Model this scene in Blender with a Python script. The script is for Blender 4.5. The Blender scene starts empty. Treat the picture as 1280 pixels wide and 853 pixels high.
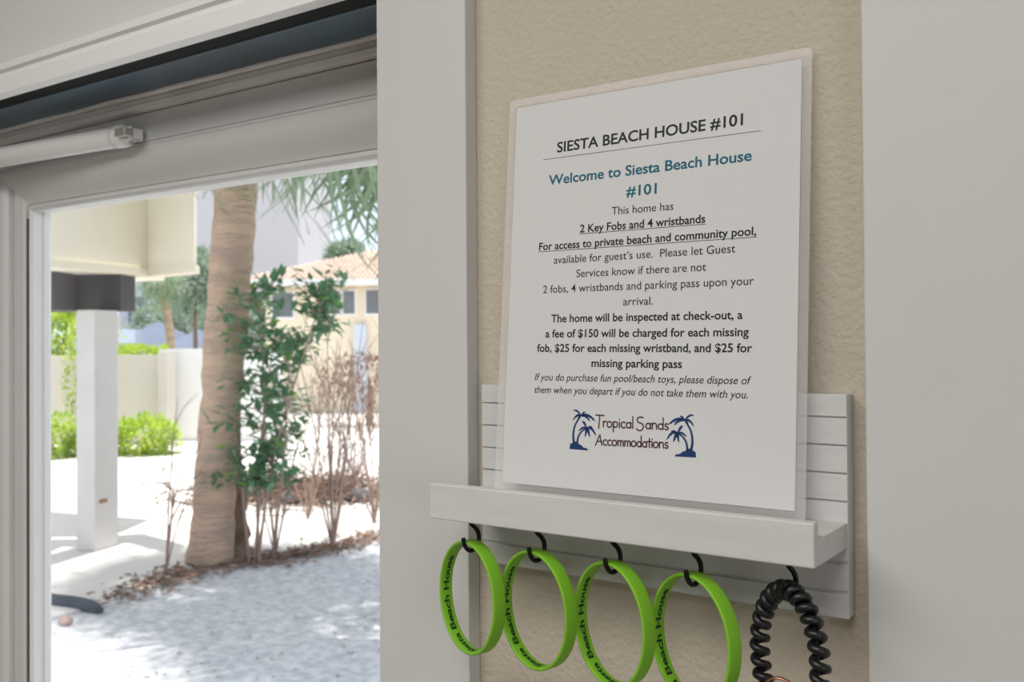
import bpy, bmesh, math, random
from mathutils import Vector, Matrix, noise
random.seed(7)
SC = bpy.context.scene
COL = SC.collection

# ------------------------------------------------------------------ camera
EYE = 1.68
FPX, YAW, PIT, ROL, PCY = 1192.4, .6095, .012766, -.00747, 406.36
F = Vector((-math.sin(YAW)*math.cos(PIT), math.cos(YAW)*math.cos(PIT), math.sin(PIT)))
R0 = Vector((math.cos(YAW), math.sin(YAW), 0)); U0 = R0.cross(F)
RV = R0*math.cos(ROL) + U0*math.sin(ROL); UV = -R0*math.sin(ROL) + U0*math.cos(ROL)
cd = bpy.data.cameras.new('camera'); cam = bpy.data.objects.new('camera', cd); COL.objects.link(cam)
M3 = Matrix((RV, UV, -F)).transposed()
cam.matrix_world = Matrix.Translation((0, 0, EYE)) @ M3.to_4x4()
cd.sensor_width = 36; cd.lens = 36*FPX/1280; cd.shift_y = -(426.5-PCY)/1280
cd.clip_start = .02; cd.clip_end = 500
cd.dof.use_dof = True; cd.dof.focus_distance = .66; cd.dof.aperture_fstop = 15
SC.camera = cam

# ------------------------------------------------------------------ world, sun, room lights, exposure
SC.view_settings.view_transform = 'Standard'; SC.view_settings.look = 'None'
SC.view_settings.exposure = 0.0; SC.view_settings.gamma = 1.0
w = bpy.data.worlds.new('sky'); SC.world = w; w.use_nodes = True
nt = w.node_tree; bg = nt.nodes['Background']
sk = nt.nodes.new('ShaderNodeTexSky'); sk.sky_type = 'HOSEK_WILKIE'; sk.turbidity = 3.2; sk.ground_albedo = .5
SUN = Vector((0, 0, 0))
SUNL = (R0*(.04) + Vector((-math.sin(YAW), math.cos(YAW), 0))*.05 + Vector((0, 0, 1))).normalized()   # towards the sun
sk.sun_direction = SUNL
hs = nt.nodes.new('ShaderNodeMixRGB'); hs.inputs[0].default_value = .35; hs.inputs[2].default_value = (.95, .97, 1, 1)
nt.links.new(sk.outputs[0], hs.inputs[1]); nt.links.new(hs.outputs[0], bg.inputs[0])
bg.inputs[1].default_value = 2.6
sl = bpy.data.lights.new('sun', 'SUN'); sl.energy = 6; sl.angle = math.radians(1.2); sl.color = (1, .96, .9)
so = bpy.data.objects.new('sun', sl); COL.objects.link(so); so.rotation_euler = SUNL.to_track_quat('Z', 'Y').to_euler()
def area(name, loc, rot, sx, sy, e, c):
    l = bpy.data.lights.new(name, 'AREA'); l.shape = 'RECTANGLE'; l.size = sx; l.size_y = sy; l.energy = e; l.color = c
    o = bpy.data.objects.new(name, l); COL.objects.link(o); o.location = loc; o.rotation_euler = rot; return o
area('ceiling_lamp_light', (-.5, -.6, 2.44), (0, 0, 0), 1.5, .8, 25, (1, .975, .94))
area('side_fill_light', (2.25, -1.4, 1.65), (0, math.radians(90), 0), 1.0, 1.6, 16, (.97, .99, 1))  # added soft fill from the right; no window stands there

# ------------------------------------------------------------------ helpers
def at(px, py, d):                      # a point d metres ahead along the view axis, from its place in the photograph
    return Vector((0, 0, EYE)) + (F + RV*((px-640)/FPX) - UV*((py-PCY)/FPX))*d
def onz(px, py, z):
    r = F + RV*((px-640)/FPX) - UV*((py-PCY)/FPX); return Vector((0, 0, EYE)) + r*((z-EYE)/r.z)
def ony(px, py, y):
    r = F + RV*((px-640)/FPX) - UV*((py-PCY)/FPX); return Vector((0, 0, EYE)) + r*(y/r.y)
F0 = Vector((-math.sin(YAW), math.cos(YAW), 0))
def od(x, y, z): return R0*x + F0*y + Vector((0, 0, z))      # outdoor frame: x right, y ahead, z up (world height)
GZ = EYE - 1.85
def mat(name, col, rough=.6, spec=.3, noise_amt=0, nscale=20, bump=0, bscale=200, bdist=.001, col2=None, metallic=0, coat=0, detail=3, trans=0, stretch=None):
    m = bpy.data.materials.new(name); m.use_nodes = True; t = m.node_tree; b = t.nodes['Principled BSDF']
    c = tuple(col)+(1,)
    b.inputs['Base Color'].default_value = c; b.inputs['Roughness'].default_value = rough
    b.inputs['Specular IOR Level'].default_value = spec; b.inputs['Metallic'].default_value = metallic
    b.inputs['Coat Weight'].default_value = coat
    tc = t.nodes.new('ShaderNodeTexCoord'); src = tc.outputs['Object']
    if stretch:
        mp = t.nodes.new('ShaderNodeMapping'); mp.inputs['Scale'].default_value = stretch; t.links.new(src, mp.inputs[0]); src = mp.outputs[0]
    if noise_amt or col2:
        n = t.nodes.new('ShaderNodeTexNoise'); n.inputs['Scale'].default_value = nscale; n.inputs['Detail'].default_value = detail
        t.links.new(src, n.inputs['Vector'])
        r = t.nodes.new('ShaderNodeValToRGB'); r.color_ramp.elements[0].position = .35; r.color_ramp.elements[1].position = .65
        c2 = tuple(col2)+(1,) if col2 else tuple(v*(1-noise_amt) for v in col)+(1,)
        r.color_ramp.elements[0].color = c2; r.color_ramp.elements[1].color = c
        t.links.new(n.outputs['Fac'], r.inputs[0]); t.links.new(r.outputs[0], b.inputs['Base Color'])
    if bump:
        n2 = t.nodes.new('ShaderNodeTexNoise'); n2.inputs['Scale'].default_value = bscale; n2.inputs['Detail'].default_value = 3
        t.links.new(src, n2.inputs['Vector'])
        bp = t.nodes.new('ShaderNodeBump'); bp.inputs['Strength'].default_value = bump; bp.inputs['Distance'].default_value = bdist
        t.links.new(n2.outputs['Fac'], bp.inputs['Height']); t.links.new(bp.outputs[0], b.inputs['Normal'])
    return m
def leafmat(name, col, col2, scale=3):
    m = mat(name, col, .5, .3, col2=col2, nscale=scale); t = m.node_tree; b = t.nodes['Principled BSDF']
    o = t.nodes['Material Output']; tr = t.nodes.new('ShaderNodeBsdfTranslucent'); mx = t.nodes.new('ShaderNodeMixShader'); mx.inputs[0].default_value = .3
    tr.inputs[0].default_value = tuple(min(1, v*1.5) for v in col)+(1,)
    t.links.new(b.outputs[0], mx.inputs[1]); t.links.new(tr.outputs[0], mx.inputs[2]); t.links.new(mx.outputs[0], o.inputs[0]); return m
def filmmat(name, milky, gloss, rough=.05, tint=(1, 1, 1)):
    m = bpy.data.materials.new(name); m.use_nodes = True; t = m.node_tree; t.nodes.remove(t.nodes['Principled BSDF']); o = t.nodes['Material Output']
    a = t.nodes.new('ShaderNodeBsdfTransparent'); a.inputs[0].default_value = tint+(1,)
    d = t.nodes.new('ShaderNodeBsdfDiffuse'); d.inputs[0].default_value = (.82, .78, .77, 1); g = t.nodes.new('ShaderNodeBsdfGlossy'); g.inputs['Roughness'].default_value = rough
    m1 = t.nodes.new('ShaderNodeMixShader'); m1.inputs[0].default_value = milky; m2 = t.nodes.new('ShaderNodeMixShader')
    lw = t.nodes.new('ShaderNodeLayerWeight'); pw = t.nodes.new('ShaderNodeMath'); pw.operation = 'POWER'; pw.inputs[1].default_value = 5
    mu = t.nodes.new('ShaderNodeMath'); mu.operation = 'MULTIPLY_ADD'; mu.inputs[1].default_value = gloss*.9; mu.inputs[2].default_value = .02*gloss
    t.links.new(lw.outputs['Facing'], pw.inputs[0]); t.links.new(pw.outputs[0], mu.inputs[0]); t.links.new(mu.outputs[0], m2.inputs[0])
    t.links.new(a.outputs[0], m1.inputs[1]); t.links.new(d.outputs[0], m1.inputs[2]); t.links.new(m1.outputs[0], m2.inputs[1]); t.links.new(g.outputs[0], m2.inputs[2]); t.links.new(m2.outputs[0], o.inputs[0])
    return m
class MB:
    def __init__(s): s.v = []; s.f = []
    def add(s, vs, fs):
        n = len(s.v); s.v += [Vector(p) for p in vs]; s.f += [tuple(i+n for i in q) for q in fs]; return s
    def box(s, x0, x1, y0, y1, z0, z1, fr=None):
        fr = fr or (lambda x, y, z: Vector((x, y, z)))
        vs = [fr(x, y, z) for z in (z0, z1) for y in (y0, y1) for x in (x0, x1)]
        return s.add(vs, [(0, 2, 3, 1), (4, 5, 7, 6), (0, 1, 5, 4), (2, 6, 7, 3), (0, 4, 6, 2), (1, 3, 7, 5)])
    def prism(s, poly, z0, z1, fr=None):            # poly counter-clockwise
        fr = fr or (lambda x, y, z: Vector((x, y, z))); n = len(poly)
        vs = [fr(x, y, z0) for x, y in poly] + [fr(x, y, z1) for x, y in poly]
        return s.add(vs, [tuple(range(n))[::-1], tuple(range(n, 2*n))] + [(i, (i+1) % n, n+(i+1) % n, n+i) for i in range(n)])
    def tube(s, pts, rad, n=8, cap=True, closed=False):
        pts = [Vector(p) for p in pts]; m = len(pts); rad = rad if isinstance(rad, (list, tuple)) else [rad]*m
        up = None; rings = []
        for i in range(m):
            a = pts[i-1] if (i > 0 or closed) else pts[i]; b = pts[(i+1) % m] if (i < m-1 or closed) else pts[i]
            t = (b-a).normalized()
            if up is None: up = t.orthogonal().normalized()
            up = (up - t*up.dot(t)).normalized(); sd = t.cross(up)
            rings.append([pts[i] + (up*math.cos(k*2*math.pi/n) + sd*math.sin(k*2*math.pi/n))*rad[i] for k in range(n)])
        vs = [p for r in rings for p in r]; fs = []
        for i in range(m if closed else m-1):
            j = (i+1) % m
            for k in range(n): fs.append((i*n+k, i*n+(k+1) % n, j*n+(k+1) % n, j*n+k))
        if cap and not closed: fs += [tuple(range(n))[::-1], tuple((m-1)*n+k for k in range(n))]
        return s.add(vs, fs)
    def sweep(s, rings, closed=True, cap=False):        # list of equal closed rings
        n = len(rings[0]); m = len(rings); fs = []
        for i in range(m if closed else m-1):
            j = (i+1) % m
            for k in range(n): fs.append((i*n+k, i*n+(k+1) % n, j*n+(k+1) % n, j*n+k))
        if cap: fs += [tuple(range(n))[::-1], tuple((m-1)*n+k for k in range(n))]
        return s.add([p for r in rings for p in r], fs)
    def build(s, name, m, parent=None, smooth=False, bevel=0, origin=None, **tags):
        og = Vector(origin) if origin is not None else (Vector(parent.matrix_world.translation) if parent is not None else Vector((0, 0, 0)))
        me = bpy.data.meshes.new(name); me.from_pydata([p-og for p in s.v], [], s.f); me.update()
        bm = bmesh.new(); bm.from_mesh(me); bmesh.ops.recalc_face_normals(bm, faces=bm.faces); bm.to_mesh(me); bm.free()
        return link(name, me, m, parent, smooth, bevel, og if parent is None else None, **tags)
def link(name, me, m, parent=None, smooth=False, bevel=0, loc=None, **tags):
    o = bpy.data.objects.new(name, me); COL.objects.link(o)
    if m and not me.materials: me.materials.append(m)
    if parent is not None: o.parent = parent
    if loc is not None: o.location = loc; o.matrix_basis = Matrix.Translation(loc)
    if smooth:
        for p in me.polygons: p.use_smooth = True
    if bevel:
        b = o.modifiers.new('bevel', 'BEVEL'); b.width = bevel; b.segments = 2; b.limit_method = 'ANGLE'
    for k, v in tags.items(): o[k] = v
    return o
def tag(o, label, cat, group=None):
    o['label'] = label; o['category'] = cat
    if group: o['group'] = group
    return o
def empty(name, loc, label=None, cat=None, group=None, kind=None):
    o = bpy.data.objects.new(name, None); COL.objects.link(o); o.location = loc; o.empty_display_size = .05
    o.matrix_world = Matrix.Translation(loc)
    if label: tag(o, label, cat, group)
    if kind: o['kind'] = kind
    return o
def struct(o): o['kind'] = 'structure'; return o
def smoothpath(pts, n=6):
    pts = [Vector(p) for p in pts]; out = []
    for i in range(len(pts)-1):
        p0 = pts[max(i-1, 0)]; p1 = pts[i]; p2 = pts[i+1]; p3 = pts[min(i+2, len(pts)-1)]
        for k in range(n):
            t = k/n; out.append(.5*((2*p1)+(p2-p0)*t+(2*p0-5*p1+4*p2-p3)*t*t+(3*p1-p0-3*p2+p3)*t*t*t))
    out.append(pts[-1]); return out

# ------------------------------------------------------------------ materials
M_beige = mat('beige_orange_peel_paint', (.56, .495, .405), .75, .2, bump=.75, bscale=210, bdist=.0022)
M_trim = mat('white_trim_paint', (.62, .617, .605), .45, .35, noise_amt=.03, nscale=6, bump=.05, bscale=90, bdist=.0006)
M_wood = mat('white_painted_wood', (.62, .615, .605), .5, .3, noise_amt=.05, nscale=14, bump=.12, bscale=60, bdist=.0007, stretch=(1, 6, 9))
M_groove = mat('shadowed_white_paint', (.55, .54, .53), .7, .2)
M_door = mat('grey_white_door_paint', (.68, .68, .665), .42, .4, noise_amt=.04, nscale=5)
M_ceil = mat('ceiling_paint', (.7, .69, .67), .8, .1)
M_floor = mat('floor_tile', (.42, .38, .33), .4, .4, noise_amt=.15, nscale=4)
M_roomwall = mat('room_wall_paint', (.50, .47, .43), .8, .1)
M_dark = mat('black_weatherstrip', (.006, .006, .006), .7, .15)
M_blue = mat('dark_soffit_blue_sheen', (.07, .14, .20), .3, .5, col2=(.035, .055, .075), nscale=2.5)  # blue sheen of the dark soffit is put into the base colour
M_caulk = mat('grey_brown_head_paint', (.84, .81, .78), .6, .3, noise_amt=.12, nscale=18)
M_tube = mat('white_enamel_tube', (.78, .77, .75), .25, .5)
M_steel = mat('dull_metal', (.45, .44, .42), .4, .5, metallic=.7)
M_black = mat('black_hook_metal', (.004, .0035, .0035), .45, .3)
M_rubber = mat('black_coil_plastic', (.007, .007, .009), .38, .5)
M_copper = mat('copper_ring', (.6, .3, .18), .3, .5, metallic=1)
M_green = mat('lime_silicone', (.215, .50, .03), .5, .3)
M_greenprint = mat('dark_print_on_band', (.015, .05, .015), .6, .2)
M_paper = mat('white_paper', (.66, .66, .655), .7, .2)
M_ink = mat('dark_grey_ink', (.022, .022, .026), .7, .2)
M_inkr = mat('grey_ink', (.03, .03, .034), .7, .2)
M_teal = mat('teal_ink', (.012, .13, .19), .7, .2)
M_navy = mat('navy_ink', (.016, .045, .14), .7, .2)
M_plum = mat('brown_plum_ink', (.10, .035, .04), .7, .2)
M_film = filmmat('laminating_film', .0, .1, .25)
M_edge = filmmat('milky_laminate_border', .25, .3, .2)
M_glass = filmmat('door_glass', .0, 1.0, .0, (.97, .98, .98))

# ------------------------------------------------------------------ room shell (wall runs along X at Y=.6)
YW = .6; TY = .5853
Ez = lambda z: EYE+z
bb = MB().box(-.545, 2.5, YW, .76, 0, 2.55); struct(bb.build('wall_back', M_beige))
bb = MB().box(-2.6, -1.45, YW, .76, 0, 2.55).box(-1.45, -.545, YW, .76, Ez(.305), 2.55); struct(bb.build('wall_back', M_roomwall))
struct(MB().box(-2.75, -2.6, -3.3, .76, 0, 2.55).build('wall_left', M_roomwall))
struct(MB().box(2.5, 2.65, -3.3, .76, 0, 2.55).build('wall_right', M_roomwall))
struct(MB().box(-2.6, 2.5, -3.45, -3.3, 0, 2.55).build('wall_front', M_roomwall))
struct(MB().box(-2.75, 2.65, -3.45, .76, -.12, 0).build('floor', M_floor))
struct(MB().box(-2.75, 2.65, -3.45, .80, 2.55, 2.7).build('ceiling', M_ceil))
# trim boards either side of the beige strip
struct(MB().box(-.5445, -.4513, TY, YW, 0, 2.52).build('trim_1', M_trim, bevel=.0012))
struct(MB().box(-.153, .16, TY-.0005, YW, 0, 2.52).build('trim_2', M_trim, bevel=.0012))
# head casing: profile (height above eye, depth)
prof = [(.2963, TY), (.3155, TY), (.3175, .5875), (.3215, .5875), (.3235, .5825), (.3312, .5825), (.3326, .586), (.3326, YW), (.2963, YW)]
c = MB()
rings = [[Vector((x, y, Ez(z))) for z, y in prof] for x in (-1.62, -.5450)]
c.sweep(rings, closed=False, cap=True); struct(c.build('trim_3', mat('casing_white_paint', (.90, .895, .88), .4, .4), bevel=.0004))
struct(MB().box(-2.2, -.5450, .592, YW, Ez(.3326), 2.5).build('trim_4', mat('pale_header_paint', (.74, .735, .72), .6, .2)))
# soffit of the opening: black strip, dark board with its blue sheen as colour, frame head
so_ = empty('trim_5', (-1, .62, Ez(.296)), kind='structure')
MB().box(-1.45, -.5455, .5855, .6225, Ez(.2965), Ez(.304)).build('black_strip', M_dark, so_, bevel=.001)
MB().box(-1.45, -.5455, .6225, .6905, Ez(.2955), Ez(.304)).build('soffit_board', M_blue, so_, bevel=.001, label='dark soffit board with a blue sheen put into its colour')
cb = MB(); pts = []
for i in range(46):
    x = -1.45+i*(.904/45); pts.append(Vector((x, .6850+.0055*noise.noise(Vector((x*8, 0, 3)))+.002*noise.noise(Vector((x*31, 1, 3))), Ez(.2955))))
cb.tube(pts, .0042, 8); cb.build('caulk_bead', M_caulk, so_, smooth=True, label='uneven grey-brown caulk bead')

# ------------------------------------------------------------------ the glazed door
GX0, GX1, GZ1, GZ0 = -1.3335, -.640, .1840, -1.45     # glass opening (heights from the eye)
door = empty('door_1', (-1.0, .72, 0), kind='structure')
# frame head above the door
pr_ = [(.2790, .694), (.2790, .688), (.2845, .686), (.2870, .690), (.2960, .690), (.2960, .76), (.2790, .76)]
fh = MB(); fh.sweep([[Vector((x, y, Ez(z))) for z, y in pr_] for x in (-1.45, -.5455)], closed=False, cap=True); fh.build('frame_head', M_caulk, door)
MB().box(-1.45, -1.4305, .69, .76, 0, Ez(.2790)).build('frame_side', M_door, door, bevel=.001)
MB().box(-.5580, -.5455, .69, .76, 0, Ez(.2790)).build('frame_side', M_door, door, bevel=.001)
P = [(0, .748), (.0, .738), (.0022, .7365), (.0022, .7235), (.0015, .7205), (.0045, .7190), (.0062, .7195), (.0070, .7235), (.0105, .7235), (.0110, .7215), (.0150, .7200), (.0200, .7172), (.0250, .7138),
     (.0300, .7103), (.0350, .7070), (.0400, .7042), (.0450, .7021), (.0500, .7008), (.0545, .7005), (.0548, .7012), (.0552, .7005), (.0585, .7003), (.0590, .7018), (.0596, .7003), (.0930, .7000), (.0940, .7010), (.0940, .748)]
W1 = .0940
P_ = P; P_R = [(0, .748), (0, .738), (0, .730), (0, .7235)]+P[4:]
def member(name, axis, a, b, side):
    m = MB(); rings = []; P = P_R if axis == 'x' and side > 0 else P_
    for end in (0, 1):
        ring = []
        for e, y in P:
            if axis == 'x':     # rail
                z = (GZ1+e) if side > 0 else (GZ0-e); x = (GX0-e) if end == 0 else (GX1+e)
                ring.append(Vector((x, y, Ez(z))))
            else:
                x = (GX0-e) if side < 0 else (GX1+e); z = (GZ0-e) if end == 0 else (GZ1+e)
                ring.append(Vector((x, y, Ez(z))))
        rings.append(ring)
    m.sweep(rings, closed=False, cap=True); o = m.build(name, M_door, door, smooth=True); o.data.set_sharp_from_angle(angle=math.radians(24)); return o
P_ = P[:4]+[(.0045, .7190), (.0070, .7195), (.0075, .7250), (.0110, .7250), (.0118, .7170), (.0140, .7150), (.0200, .7140), (.0300, .7135), (.0350, .7135), (.0362, .7190), (.0392, .7190), (.0404, .7080), (.0440, .7030), (.0500, .7005), (.0930, .7000), (.0940, .7010), (.0940, .748)]
member('top_rail', 'x', 0, 0, 1); member('bottom_rail', 'x', 0, 0, -1); member('stile', 'z', 0, 0, -1)
# right stile is narrower than the opening allows: trimmed by the jamb
P_ = [(e*.8, y) for e, y in P_]
GX1s = GX1
member('stile', 'z', 0, 0, 1)
MB().box(GX0-.004, GX1+.004, .7445, .7465, Ez(GZ0-.004), Ez(GZ1+.004)).build('glass_pane', M_glass, door, label='clear glass pane')
MB().box(-1.43, -.558, .66, .78, -.005, .03).build('threshold', M_steel, door, bevel=.003)
# dark gasket down the left stile, starting a little below the head
MB().box(GX0-.0112, GX0-.0074, .7185, .7236, Ez(GZ0), Ez(GZ1-.010)).build('gasket', mat('dark_gasket', (.09, .09, .085), .6), door)

# door closer tube on the top rail
cl = empty('door_closer', tuple(ony(120, 172, .682)), 'white tubular door closer fixed to the top rail of the glass door', 'door closer')
Pr = ony(146, 171.5, .684); Pl = ony(-40, 203.5, .655)
ax = (Pr-Pl).normalized()
def cyl(a, b, r, n=28): return MB().tube([a, a+(b-a)*.5, b], r, n)
cyl(Pl-ax*.05, Pr, .0133).build('tube', M_tube, cl, smooth=False, bevel=.0006)
tb = bpy.data.objects['tube']
for p in tb.data.polygons: p.use_smooth = len(p.vertices) == 4
ec = MB().tube([Pr, Pr+ax*.001, Pr+ax*.006, Pr+ax*.016, Pr+ax*.0195, Pr+ax*.0205], [.0138, .0146, .0148, .0140, .0115, .008], 28)
ec.build('end_cap', M_tube, cl, smooth=True, label='white plastic end cap')
upv = Vector((0, 0, 1)); sdv = ax.cross(upv).normalized()
def fr(o_, x, y, z): return o_+ax*x+sdv*y+upv*z
Q = Pr+ax*.017
MB().box(0, .022, -.006, .012, .0035, .0065, lambda x, y, z: fr(Q, x, y, z)).box(0, .022, -.006, .012, -.0085, -.0055, lambda x, y, z: fr(Q, x, y, z)).box(.016, .022, -.0075, .0125, -.0085, .0065, lambda x, y, z: fr(Q, x, y, z)).build('bracket', M_tube, cl, bevel=.0012); br_ = bpy.data.objects['bracket']
MB().tube([fr(Q, .012, .0025, -.013), fr(Q, .012, .0025, .008)], .0022, 12).tube([fr(Q, .012, .0025, .008), fr(Q, .012, .0025, .0095)], .0038, 12).build('pin', M_steel, cl, label='dull metal pin').parent = br_
MB().tube([fr(Q, .019, -.0072, -.001), fr(Q, .019, -.0095, -.001)], .0036, 14).build('screw', M_steel, cl, label='dull metal screw head').parent = br_
MB().box(.005, .024, .004, .03, -.006, .004, lambda x, y, z: fr(Q, x, y*.5+.006, z)).build('mounting_foot', M_steel, cl, bevel=.001)

# ------------------------------------------------------------------ slatted wall shelf
sh = empty('wall_shelf', (-.3005, YW, Ez(-.128)), 'white wooden wall shelf with a grooved back panel and raised lip on the beige wall', 'shelf')
PX0, PX1 = -.4378, -.1640
MB().box(PX0+.0015, PX1, .5874, YW, Ez(-.171), Ez(-.0363)).build('back_board', M_wood, sh, bevel=.0008)
zz = [-.0363, -.0502, -.0671, -.0840, -.1008, -.1193, -.1376, -.1554, -.1710]
for i in range(8):
    g = .0013 if i < 5 else .0020
    top = zz[i]-(g*.5 if i else 0); bot = zz[i+1]+(g*.5 if i < 7 else 0)
    MB().box(PX0, PX1-.0001, .5858, .5873, Ez(bot), Ez(top)).build('slat', M_wood, sh, bevel=.0003)
MB().box(PX0, PX1-.0006, .5308, .5857, Ez(-.1282), Ez(-.1133)).build('tray_floor', M_wood, sh, bevel=.0004)
MB().box(PX0, PX1-.0006, .5226, .5307, Ez(-.1282), Ez(-.1033)).build('front_lip', M_wood, sh, bevel=.0010)

# ------------------------------------------------------------------ laminated notice
PB = Vector((-.4082, .5706, Ez(-.1046))); PT = Vector((-.4082, .5936, Ez(.1753)))
pe = Vector((1, 0, 0)); pu = (PT-PB).normalized(); pn = pe.cross(pu).normalized()     # pn towards the wall? made to face the room below
if pn.y > 0: pn = -pn
def pp(u, v, h=0): return PB + pe*(u/1000) + pu*(v/1000) + pn*(h/1000)                # millimetres on the sheet
nw = empty('laminated_notice', tuple(pp(108, -6)), 'white laminated page of printed house rules leaning on the shelf against the wall', 'notice')
MB().box(0, 217.2, -1.9, 278.9, 0, .16, lambda u, v, h: pp(u, v, h)).build('paper', M_paper, nw)
# laminate: clear film over the sheet plus its milky border
def rr(x0, x1, y0, y1, r, n=5):
    o = []
    for cx, cy, a0 in ((x1-r, y0+r, -90), (x1-r, y1-r, 0), (x0+r, y1-r, 90), (x0+r, y0+r, 180)):
        for k in range(n+1): a = math.radians(a0+90*k/n); o.append((cx+r*math.cos(a), cy+r*math.sin(a)))
    return o
def wav(u, v): return .35*math.sin(u*.06)*math.sin(v*.045+1)
ring_o = rr(-6.6, 223.6, -8.2, 285.4, 3); ring_i = rr(-.3, 217.5, -2.2, 279.2, .3)
n = len(ring_o); fb = MB()
vs = [pp(u, v, .26) for u, v in ring_o]+[pp(u, v, .26) for u, v in ring_i]+[pp(u, v, -.1) for u, v in ring_o]+[pp(u, v, -.1) for u, v in ring_i]
fs = []
for i in range(n):
    j = (i+1) % n; fs += [(i, j, n+j, n+i), (2*n+j, 2*n+i, 3*n+i, 3*n+j), (j, i, 2*n+i, 2*n+j), (n+i, n+j, 3*n+j, 3*n+i)]
fb.add(vs, fs); fb.build('laminate_border', M_edge, nw, label='milky see-through laminate border')
MB().prism(rr(-.3, 217.5, -2.2, 279.2, .3), .30, .34, lambda u, v, h: pp(u, v, h)).build('laminate_film', M_film, nw)

def textmesh(body, bold=0, shear=0):
    c = bpy.data.curves.new('t', 'FONT'); c.body = body; c.size = 1; c.offset = bold; c.shear = shear; c.resolution_u = 4; c.fill_mode = 'FRONT' if False else 'BOTH'
    c.align_x = 'LEFT'; o = bpy.data.objects.new('t', c); COL.objects.link(o)
    dg = bpy.context.evaluated_depsgraph_get(); me = bpy.data.meshes.new_from_object(o.evaluated_get(dg))
    bpy.data.objects.remove(o); bpy.data.curves.remove(c)
    xs = [v.co.x for v in me.vertices]; return me, min(xs), max(xs)
def textline(body, u0, u1, v0, v1, cap, m, bold=.006, shear=0, under=False):
    me, a, b = textmesh(body, bold, shear)
    k = (u1-u0)/(b-a); sy = cap/.70
    og = nw.matrix_world.translation
    for v in me.vertices:
        x = (v.co.x-a)*k; y = v.co.y*sy
        v.co = pp(u0+x, v0+(v1-v0)*x/(u1-u0)+y, .20) - og
    o = link('text_line', me, m, nw)
    if under: MB().box(u0-.3, u1+.3, v0-1.25, v0-.80, .17, .20, lambda u, v, h: pp(u, v, h)).build('underline', m, nw)
    return o
B = .021
textline('SIESTA BEACH HOUSE #101', 37.4, 179.4, 240.2, 241.6, 7.6, M_ink, B)
MB().box(25.6, 191.5, 235.9, 236.3, .17, .20, lambda u, v, h: pp(u, v, h)).build('rule_line', M_inkr, nw)
textline('Welcome to Siesta Beach House', 31.2, 185.8, 216.6, 217.4, 7.2, M_teal, B)
textline('#101', 95.6, 119, 202.2, 202.2, 7.2, M_teal, B)
textline('This home has', 84.7, 131.8, 190.2, 189.8, 5.6, M_inkr)
textline('2 Key Fobs and 4 wristbands', 59.3, 154.9, 179.4, 179.4, 5.6, M_ink, B, under=True)
textline('For access to private beach and community pool,', 24.9, 189.7, 168.5, 168.8, 5.6, M_ink, B, under=True)
textline('available for guest\u2019s use.  Please let Guest', 38.2, 176, 158, 158.4, 5.6, M_inkr)
textline('Services know if there are not', 57.6, 156.3, 147.3, 147.4, 5.6, M_inkr)
textline('2 fobs, 4 wristbands and parking pass upon your', 29.8, 188.8, 136.8, 137, 5.6, M_inkr)
textline('arrival.', 95.9, 118.5, 126.2, 126.2, 5.6, M_inkr)
textline('The home will be inspected at check-out, a', 37.7, 181.8, 115.4, 115.4, 5.6, M_ink, B)
textline('a fee of $150 will be charged for each missing', 33.3, 186.1, 104.5, 104.5, 5.6, M_ink, B)
textline('fob, $25 for each missing wristband, and $25 for', 26.5, 188.5, 94.1, 94.3, 5.6, M_ink, B)
textline('missing parking pass', 72.4, 140.9, 83.7, 83.7, 5.6, M_ink, B)
textline('If you do purchase fun pool/beach toys, please dispose of', 25.4, 188.4, 73.4, 74, 5.1, M_inkr, .008, .22)
textline('them when you depart if you do not take them with you.', 25.6, 186.2, 64.3, 65.1, 5.1, M_inkr, .008, .22)

# --- the logo: hand-drawn letters and two pairs of palms
def arc(cx, cy, rx, ry, a0, a1, n=10): return [(cx+rx*math.cos(math.radians(a0+(a1-a0)*k/n)), cy+ry*math.sin(math.radians(a0+(a1-a0)*k/n))) for k in range(n+1)]
GL = {  # strokes on a grid where x-height = 1
 'T': ([[(0, 2.05), (1.5, 2.0)], [(.75, 2.0), (.68, 1), (.62, -.25)]], 1.35),
 'r': ([[(.08, 1), (.1, 0)], arc(.45, .6, .35, .4, 180, 60)], .72),
 'o': ([arc(.45, .5, .43, .5, 0, 360, 16)], 1.05),
 'p': ([[(.08, 1), (.1, -.75)], arc(.45, .52, .38, .47, 150, -160, 14)], 1.05),
 'i': ([[(.1, 1), (.12, 0)], [(.1, 1.42), (.11, 1.46)]], .34),
 'c': ([arc(.48, .5, .42, .5, 50, 310, 12)], .92),
 'a': ([arc(.42, .48, .38, .46, 20, 340, 14), [(.8, .98), (.82, 0)]], 1.02),
 'l': ([[(.1, 2.0), (.13, 0)]], .36),
 'S': ([arc(.85, 1.45, .62, .5, 50, 255, 12)+arc(.7, .3, .62, .66, 80, -150, 12)], 1.7),
 'n': ([[(.08, 1), (.1, 0)], arc(.46, .55, .36, .45, 170, 0, 8)+[(.84, 0)]], 1.05),
 'd': ([arc(.42, .48, .38, .46, 20, 340, 14), [(.82, 1.95), (.84, 0)]], 1.06),
 's': ([arc(.38, .74, .27, .25, 50, 250, 8)+arc(.34, .25, .28, .26, 70, -150, 8)], .78),
 'A': ([[(0, -.1), (.85, 1.85), (1.3, 0)], [(.3, .62), (1.25, .68)]], 1.5),
 'm': ([[(.08, 1), (.1, 0)], arc(.36, .6, .26, .38, 170, 0, 7)+[(.63, 0)], arc(.89, .6, .26, .38, 170, 0, 7)+[(1.16, 0)]], 1.35),
 't': ([[(.3, 1.6), (.32, 0)], [(0, 1.02), (.62, 1.05)]], .72),
 ' ': ([], .25)}
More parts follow.
